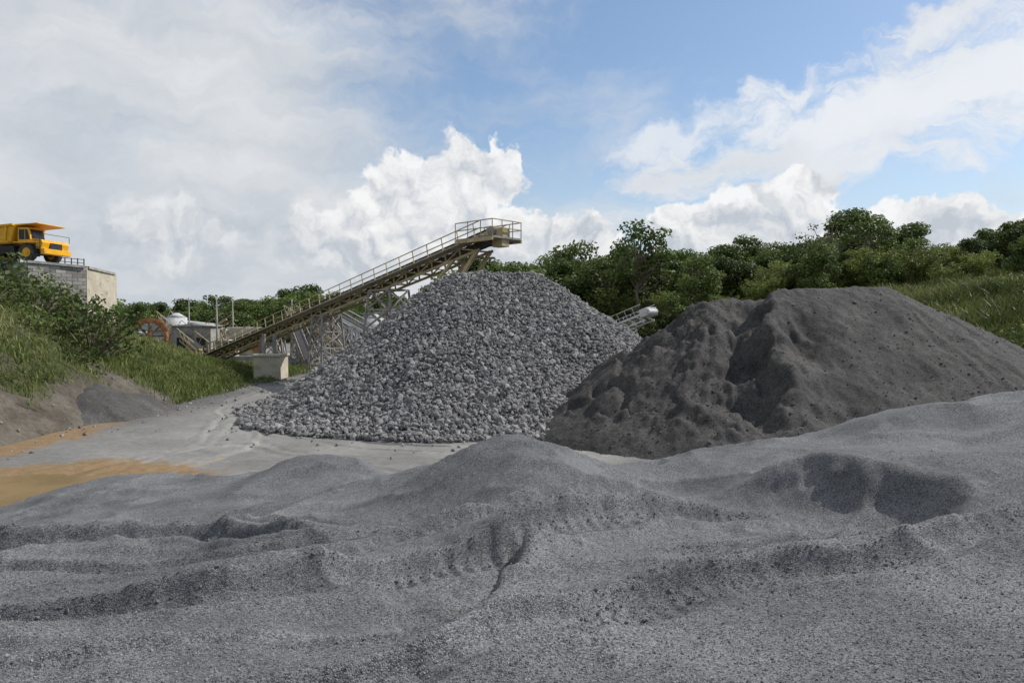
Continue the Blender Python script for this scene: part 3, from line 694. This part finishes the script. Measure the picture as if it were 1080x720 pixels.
def tower(bld,c,top,wb,wt,dl,nseg,w=.13,axisv=U):
    a=Vector((axisv.x,axisv.y,0)).normalized();s=Vector((-a.y,a.x,0));cx=Vector((c[0],c[1],0))
    def pt(i,j,z):
        f=z/top;return cx+a*(i*(wb*(1-f)+wt*f)/2)+s*(j*(dl*(1-f)+dl*.7*f)/2)+Vector((0,0,z))
    q=((-1,-1),(1,-1),(1,1),(-1,1))
    for i,j in q: bld.beam(pt(i,j,-.2),pt(i,j,top),w,w)
    for k in range(nseg):
        z0=top*k/nseg;z1=top*(k+1)/nseg
        for e in range(4):
            p,r=q[e],q[(e+1)%4]
            bld.beam(pt(*p,z1),pt(*r,z1),w*.7);bld.beam(pt(*p,z0),pt(*r,z1),w*.6);bld.beam(pt(*r,z0),pt(*p,z1),w*.6)
tw=B()
def on(t): return P0+(P1-P0)*t
a=on(.745);tower(tw,(a.x,a.y),a.z-.65,4.6,2.6,2.6,5,.17)
a=on(.55);tower(tw,(a.x,a.y),a.z-.65,2.4,1.5,2.6,4,.16)
a=on(.33);tower(tw,(a.x,a.y),a.z-.65,1.2,1.0,2.2,2,.15)
fr.done('truss_frame',M_beige,cv);belt.done('belt',M_belt,cv);rail.done('handrails',M_beige,cv);roll.done('rollers',M_steel,cv,smooth=True);deck.done('walkway',M_steel,cv);tw.done('lattice_trestles',M_steel,cv)
pier=empty('concrete_pier')
p=B();p.box((-21.2,60,1.05),(2.3,2.2,2.0));p.box((-21.2,60,2.14),(2.55,2.45,.2));p.done('block',M_conc2,pier,.04)
p=B()
for dx in (-.8,.8): p.box((-21.5+dx*.5,60.4+dx*.3,3.1),(.28,.28,1.8))
p.done('columns',M_steel,pier)

# ------------------------------------------------------------------ small pale conveyor behind the piles
c2=empty('small_conveyor');f2_=B();b2_=B()
Q0=Vector((4,84,1.0));Q1=Vector((13.6,68,5.9));u2=(Q1-Q0).normalized();s2=u2.cross(Vector((0,0,1))).normalized();n2_=s2.cross(u2);L2_=(Q1-Q0).length
for sd in (-.6,.6):
    f2_.beam(Q0+s2*sd,Q1+s2*sd,.1,.22);f2_.beam(Q0+s2*sd-n2_*.7,Q1+s2*sd-n2_*.7,.1,.14)
    f2_.beam(Q0+s2*sd*1.6+n2_*.9,Q1+s2*sd*1.6+n2_*.9,.06)
    k=0
    while k<L2_-1.2:
        f2_.beam(Q0+u2*k+s2*sd,Q0+u2*(k+1.2)+s2*sd-n2_*.7,.08);f2_.beam(Q0+u2*k+s2*sd*1.6+n2_*.9,Q0+u2*k+s2*sd,.06);k+=1.2
b2_.beam(Q0+n2_*.25,Q1+n2_*.25,1.0,.05)
f2_.beam(Q1-u2*.6+n2_*.1,Q1+u2*.5+n2_*.1,1.3,.8)
f2_.tube(Q1+u2*.5-s2*.55,Q1+u2*.5+s2*.55,.3,n=14)
tower(f2_,(12,70.6),4.3,1.6,1.2,1.8,3,.12,u2)
f2_.done('frame',M_pale,c2);b2_.done('belt',M_belt,c2)

# ------------------------------------------------------------------ retaining wall / loading platform with dump truck
wl=empty('retaining_wall')
m,tt,b,P=newmat('block_masonry')
mpn=tt.n.new('ShaderNodeMapping');mpn.inputs['Rotation'].default_value=(rad(90),0,0);tt.l.new(P,mpn.inputs[0])
br=tt.n.new('ShaderNodeTexBrick');tt.l.new(mpn.outputs[0],br.inputs[0]);br.inputs['Scale'].default_value=1;br.inputs['Brick Width'].default_value=.5;br.inputs['Row Height'].default_value=.3
br.inputs['Color1'].default_value=(.20,.19,.17,1);br.inputs['Color2'].default_value=(.42,.40,.36,1);br.inputs['Mortar'].default_value=(.15,.145,.135,1);br.inputs['Mortar Size'].default_value=.025
cc=tt.scalecol(br.outputs['Color'],tt.rng(tt.noise(P,1.3,6,.7),.25,.75,.65,1.3,False));tt.put(b.inputs['Base Color'],cc);tt.put(b.inputs['Normal'],tt.bump(br.outputs['Fac'],-.5,.03))
M_block=m
A_=(-38.2,54);B_=(-35.6,57.2);C_=(-36.7,63.5);E_=(-62,49.5)
def slab(bl,poly,z0,zt):
    k=len(bl.v);n=len(poly)
    for x,y in poly: bl.v.append((x,y,z0))
    for (x,y),z in zip(poly,zt): bl.v.append((x,y,z))
    bl.f.append(tuple(range(k,k+n))[::-1]);bl.f.append(tuple(range(k+n,k+2*n)))
    for i in range(n): j=(i+1)%n;bl.f.append((k+i,k+j,k+n+j,k+n+i))
p=B();slab(p,[E_,A_,B_,(-38,63.4),(-60,66)],1,[9.9,9.75,9.6,9.7,10.1]);p.done('block_front',M_block,wl)
p=B();slab(p,[(-35.58,57.25),C_,(-38.5,66),(-39.5,60)],1,[9.62,9.45,9.5,9.6]);p.done('pale_side',M_conc2,wl)
p=B()
for (x0,y0,z0),(x1,y1,z1) in (((-38.3,54.05,9.8),(-35.7,57.1,9.62)),((-35.7,57.4,9.6),(-36.75,63,9.45))): p.beam((x0,y0,z0),(x1,y1,z1),.45,.2)
p.done('coping',M_conc,wl)

tk=empty('dump_truck',(-41.2,57.0,9.95),rad(-6))
def wheel(tb,rb,x,y,r,wd):
    n=28;k=len(tb.v)
    prof=[(.55,-.5),(.92,-.5),(1.0,-.36),(1.0,.36),(.92,.5),(.55,.5)]
    for i in range(n):
        a=2*math.pi*i/n
        for q,yy in prof:
            rr_=q*r*(1.0+(.02 if (i%2 and q==1.0) else 0));tb.v.append((x+rr_*math.cos(a),y+yy*wd,r+rr_*math.sin(a)))
    m_=len(prof)
    for i in range(n):
        j=(i+1)%n
        for q in range(m_-1): tb.f.append((k+i*m_+q,k+j*m_+q,k+j*m_+q+1,k+i*m_+q+1))
    rb.tube((x,y-wd*.38,r),(x,y+wd*.38,r),r*.56,n=20);rb.tube((x,y-wd*.48,r),(x,y+wd*.48,r),r*.22,n=12)
tb=B();rb=B();R_=.72
for x in (2.15,-1.75):
    for y in ((-1.3,1.3) if x>0 else (-1.4,-.9,.9,1.4)): wheel(tb,rb,x,y,R_,.5 if x>0 else .45)
tb.done('tyres',M_tyre,tk);rb.done('wheel_hubs',M_yel,tk,smooth=False)
b_=B()
side=[(-3.9,1.95),(-3.55,1.5),(-1.2,1.42),(.75,1.5),(1.2,2.75),(1.15,2.95),(-3.7,2.6)]
for y0,y1 in ((-1.6,-1.5),(1.5,1.6)): b_.prism(side,y0,y1)
b_.prism([(-3.95,1.92),(-3.6,1.45),(-1.2,1.35),(.8,1.42),(.85,1.6),(-1.2,1.5),(-3.5,1.62),(-3.85,2.05)],-1.59,1.59)
b_.prism([(.68,1.5),(.85,1.5),(1.3,2.9),(1.12,2.9)],-1.58,1.58)
b_.prism([(1.1,2.84),(3.2,3.0),(3.2,3.08),(1.1,2.98)],-1.5,1.5)
for y in (-1.66,1.66):
    for x0,zt in ((-3.0,2.62),(-2.1,2.68),(-1.2,2.74),(-.3,2.8),(.45,2.86)): b_.beam((x0,y,1.45),(x0+.12,y,zt),.14,.12,up=(0,1,0))
    b_.beam((-3.75,y,2.6),(1.2,y,2.93),.16,.16);b_.beam((-3.6,y,1.52),(.8,y,1.54),.12,.14)
b_.done('dump_body',M_yel,tk,.02)
cbn=B();cbn.prism([(1.35,1.45),(2.55,1.45),(2.45,2.2),(2.3,2.72),(1.4,2.72)],-1.45,.1);cbn.prism([(2.95,1.0),(3.4,1.0),(3.55,1.5),(3.4,1.75),(2.6,1.8),(1.35,1.47),(1.35,1.4),(2.9,1.4)],-1.43,1.45)
cbn.prism([(3.35,.55),(3.7,.6),(3.7,1.02),(3.35,1.0)],-1.45,1.45);cbn.prism([(1.1,1.46),(3.1,1.46),(3.1,1.56),(1.1,1.56)],-1.62,-1.46);cbn.prism([(1.1,1.46),(3.1,1.46),(3.1,1.56),(1.1,1.56)],1.46,1.62)
cbn.done('cab_and_hood',M_yel,tk,.03)
g=B();g.prism([(1.5,1.75),(1.98,1.75),(1.98,2.55),(1.5,2.55)],-1.47,-1.44);g.prism([(2.06,1.75),(2.44,1.75),(2.25,2.55),(2.06,2.55)],-1.47,-1.44);g.prism([(2.48,1.85),(2.56,1.85),(2.36,2.6),(2.28,2.6)],-1.3,0);g.done('cab_windows',M_glass,tk)
k_=B()
for y in (-.5,.5): k_.beam((-3.2,y,1.1),(3.4,y,1.05),.25,.36)
k_.tube((-1.75,-1.2,.72),(-1.75,1.2,.72),.2);k_.tube((2.15,-1.2,.72),(2.15,1.2,.72),.16);k_.box((.3,-1.0,.95),(1.3,.7,.65));k_.box((.3,1.0,.95),(1.3,.7,.65))
k_.box((3.5,0,1.25),(.12,1.3,.55));k_.tube((1.2,.7,1.5),(1.2,.7,2.6),.07)
for z in (.5,.8,1.1): k_.beam((2.95,-1.5,z),(3.35,-1.5,z),.05)
for x in (2.95,3.35): k_.beam((x,-1.5,.45),(x,-1.5,2.2),.04)
k_.beam((2.6,-1.5,2.2),(3.5,-1.5,2.2),.04);k_.beam((3.5,-1.5,2.2),(3.5,1.5,2.2),.04);k_.beam((3.5,-1.5,1.7),(3.5,-1.5,2.2),.04);k_.beam((3.5,1.5,1.7),(3.5,1.5,2.2),.04)
k_.box((3.0,-1.62,2.0),(.06,.2,.35))
k_.done('chassis_and_fittings',M_blk,tk,.015)
gr=B()
for i in range(5):
    f=i/4;x=-36.9+1.2*f;y=55.7+1.4*f;gr.beam((x,y,9.7),(x,y,10.3),.06)
for z in (.3,.6): gr.beam((-36.9,55.7,9.68+z),(-35.7,57.1,9.62+z),.05)
gr.done('guard_rail',M_blk)

# ------------------------------------------------------------------ crushing plant in the distance
def shed(name,x,y,wx_,wy_,h,rz,mat,shade_panels=2,roofh=.8):
    e=empty(name,(x,y,-.1),rz);b=B();b.box((0,0,h/2),(wx_,wy_,h));b.done('walls',mat,e,.03)
    r=B();r.prism([(-wx_/2-.3,h+.004),(wx_/2+.3,h+.004),(wx_/2+.3,h+.1),(0,h+roofh),(-wx_/2-.3,h+.1)],-wy_/2-.3,wy_/2+.3);r.done('roof',M_roof,e)
    o=B()
    for i in range(shade_panels):
        xx=-wx_/2+wx_*(i+.5)/shade_panels;o.box((xx,-wy_/2-.01,h*.45),(wx_/shade_panels*.45,.06,h*.5))
    o.done('shade_panels',M_blk,e);f=B()  # black slabs on a solid wall, interior shade as colour
    for i in range(shade_panels):
        xx=-wx_/2+wx_*(i+.5)/shade_panels
        f.box((xx,-wy_/2-.05,h*.45+h*.26),(wx_/shade_panels*.55,.12,.1))
    f.done('lintels',mat,e)
shed('control_building',-39.8,86,4.6,4,4.6,.15,M_conc,2,.3)
shed('concrete_building',-46.5,92,3.5,4,4.0,.1,M_pale,2)
shed('warehouse_shed',-29,108,9,7,5,.3,M_pale,3)
shed('small_shed',-52,96,6,4,3.0,.2,M_roof,2)
shed('plant_building',-20,118,10,6,6.5,-.1,M_conc,4,.6)
shed('workshop_shed',-58,120,12,6,4.6,.1,M_roof,3)
shed('pump_house',-33.5,80,2.4,2.4,2.8,.2,M_conc2,1,.3)
shed('site_office',-45,104,7,4,3.6,.1,M_conc2,3,.7)
def plantconv(name,a,b,mat,h=.5):
    e=empty(name);f=B();bb=B();a=Vector(a);b=Vector(b);u=(b-a).normalized();s=u.cross(Vector((0,0,1))).normalized();n_=s.cross(u);L=(b-a).length
    for sd in (-.5,.5):
        f.beam(a+s*sd,b+s*sd,.14,.24);f.beam(a+s*sd-n_*.6,b+s*sd-n_*.6,.12);f.beam(a+s*sd*1.7+n_*.9,b+s*sd*1.7+n_*.9,.07)
        k=0
        while k<L-1.5: f.beam(a+u*k+s*sd,a+u*(k+1.5)+s*sd-n_*.6,.09);f.beam(a+u*k+s*sd*1.7+n_*.9,a+u*k+s*sd,.06);k+=1.5
    bb.beam(a+n_*.2,b+n_*.2,.9,.06)
    for q in (.35,.8):
        c=a+(b-a)*q
        if c.z>1.5: tower(f,(c.x,c.y),c.z-.6,1.6,1.2,1.4,max(1,int(c.z/1.8)),.14,u)
    f.done('frame',mat,e);bb.done('belt',M_belt,e)
plantconv('plant_conveyor',(-30,92,6.4),(-18,78,1.6),M_beige)
plantconv('plant_conveyor',(-14,90,1.5),(-25,92,6.8),M_steel)
plantconv('plant_conveyor',(-36,100,1.5),(-27,90,6.0),M_steel)
plantconv('plant_conveyor',(-13,76,2.2),(-20,80,5.6),M_pale)
plantconv('plant_conveyor',(-22,74,.8),(-27.5,86,5.2),M_steel)
plantconv('plant_conveyor',(-48,98,1.0),(-38,92,5.4),M_beige)
plantconv('plant_conveyor',(-46,90,5.6),(-36.5,80,1.8),M_beige)
sc_=empty('screening_tower',(-25,88,0));f=B();d=B()
for x in (-2,0,2):
    for y in (-2,2): f.box((x,y,3.2),(.24,.24,6.4))
for z in (2.6,4.4,5.9):
    f.box((0,0,z),(4.6,4.6,.16))
    for y in (-2.3,2.3): f.beam((-2.3,y,z+1),(2.3,y,z+1),.07)
    for x in (-2.3,0,2.3): f.beam((x,-2.3,z),(x,-2.3,z+1),.07)
f.beam((-2,-2,0),(0,-2,2.6),.12);f.beam((2,-2,0),(0,-2,2.6),.12)
d.box((0,0,5.15),(3.2,2.6,1.1));d.prism([(-1.6,4.2),(1.6,4.2),(.5,2.9),(-.5,2.9)],-1.2,1.2)
f.done('frame',M_steel,sc_);d.done('screen_and_hopper',M_conc,sc_,.04)
cr=empty('stone_crusher',(-32.5,84,0));d=B();d.box((0,0,1.4),(3.2,3,2.8));d.prism([(-2,4.4),(2,4.4),(1.1,2.85),(-1.1,2.85)],-1.6,1.6);d.done('body',M_conc2,cr,.05)
d=B();d.tube((1.9,-1.7,2.2),(1.9,-1.3,2.2),.9,n=22);d.box((2.6,0,.6),(1.2,1.4,1.2));d.done('flywheel_and_motor',M_rust,cr)
for x,y,h in ((-18.5,92,5.5),(-15.8,93,5.5),(-43.2,88,5.6)):
    e=empty('storage_silo',(x,y,0));q=B();q.tube((0,0,1.6),(0,0,h),1.25,n=20);q.tube((0,0,h),(0,0,h+.6),1.25,.3,n=20);q.tube((0,0,.8),(0,0,1.6),.3,1.25,n=20);q.done('drum',M_pale,e,smooth=True)
    q=B()
    for sx in (-1,1):
        for sy in (-1,1): q.beam((sx*.9,sy*.9,-.1),(sx*.9,sy*.9,2.0),.16)
    q.done('legs',M_steel,e)
lw=B();lw.box((-44,83,.9),(12,.5,1.9),.1);lw.box((-47,79,.7),(6,.5,1.5),.3);lw.box((-30,76,.6),(7,.4,1.3),.1);lw.done('low_concrete_wall',M_conc,None,.03)
wh=empty('rusty_drum_wheel',(-37.2,70,3.6),rad(20));d=B();n=26
for ringr,yy in ((1.6,-.5),(1.6,.5)):
    for i in range(n):
        a0,a1=2*math.pi*i/n,2*math.pi*(i+1)/n
        d.beam((ringr*math.cos(a0),yy,ringr*math.sin(a0)),(ringr*math.cos(a1),yy,ringr*math.sin(a1)),.2,.5)
for i in range(n):
    a0=2*math.pi*i/n;d.beam((1.6*math.cos(a0),-.45,1.6*math.sin(a0)),(1.6*math.cos(a0),.45,1.6*math.sin(a0)),.16)
for i in range(8):
    a0=2*math.pi*i/8;d.beam((0,0,0),(1.55*math.cos(a0),0,1.55*math.sin(a0)),.15)
d.tube((0,-.6,0),(0,.6,0),.3);d.beam((-1.6,-.5,-3.2),(0,-.5,0),.18);d.beam((1.6,-.5,-3.2),(0,-.5,0),.18);d.beam((-1.6,.5,-3.2),(0,.5,0),.18);d.beam((1.6,.5,-3.2),(0,.5,0),.18)
d.done('drum_and_stand',M_rust,wh)
for x,y,h in ((-36.3,84,8.2),(-37.6,92,8.0),(-33.5,104,8.5),(-24,112,10),(-52,110,9)):
    e=empty('utility_pole',(x,y,0),.3);q=B();q.tube((0,0,-.2),(0,0,h),.13,.08,8);q.done('pole',M_conc,e,smooth=True)
    q=B();q.beam((-1,0,h-.5),(1,0,h-.5),.12);q.beam((-.6,0,h-1.3),(.6,0,h-1.3),.1)
    for xx in (-.9,-.3,.3,.9): q.tube((xx,0,h-.45),(xx,0,h-.2),.05,n=6)
    q.done('cross_arms',M_blk,e)
for i,(x,y,r,h) in enumerate(((-27,78,3.5,1.8),(-14,88,5,2.8),(-8,84,5,3.0),(-36,92,3,1.6),(-43,78,5,2.2),(-33,74,3,1.2))):
    xs=np.arange(x-r-1,x+r+1,.3);ys=np.arange(y-r-1,y+r+1,.3);X,Y=np.meshgrid(xs,ys)
    Z=h*(1-np.hypot(X-x,Y-y)/r)+.2*fbm(X*.5,Y*.5,300+i)
    gridmesh('stone_stockpile',xs,ys,np.maximum(Z,-.5),M_sand)
n=200;py=RNG.uniform(24,60,n);px=-20.2+RNG.normal(0,1.3,n)
zz=np.maximum(bank_h(px,py),0)
rocks('scattered_stones',np.stack([px,py,zz+.02],1),np.clip(RNG.lognormal(math.log(.14),.5,n),.06,.5),M_rock,RNG)
print('done')
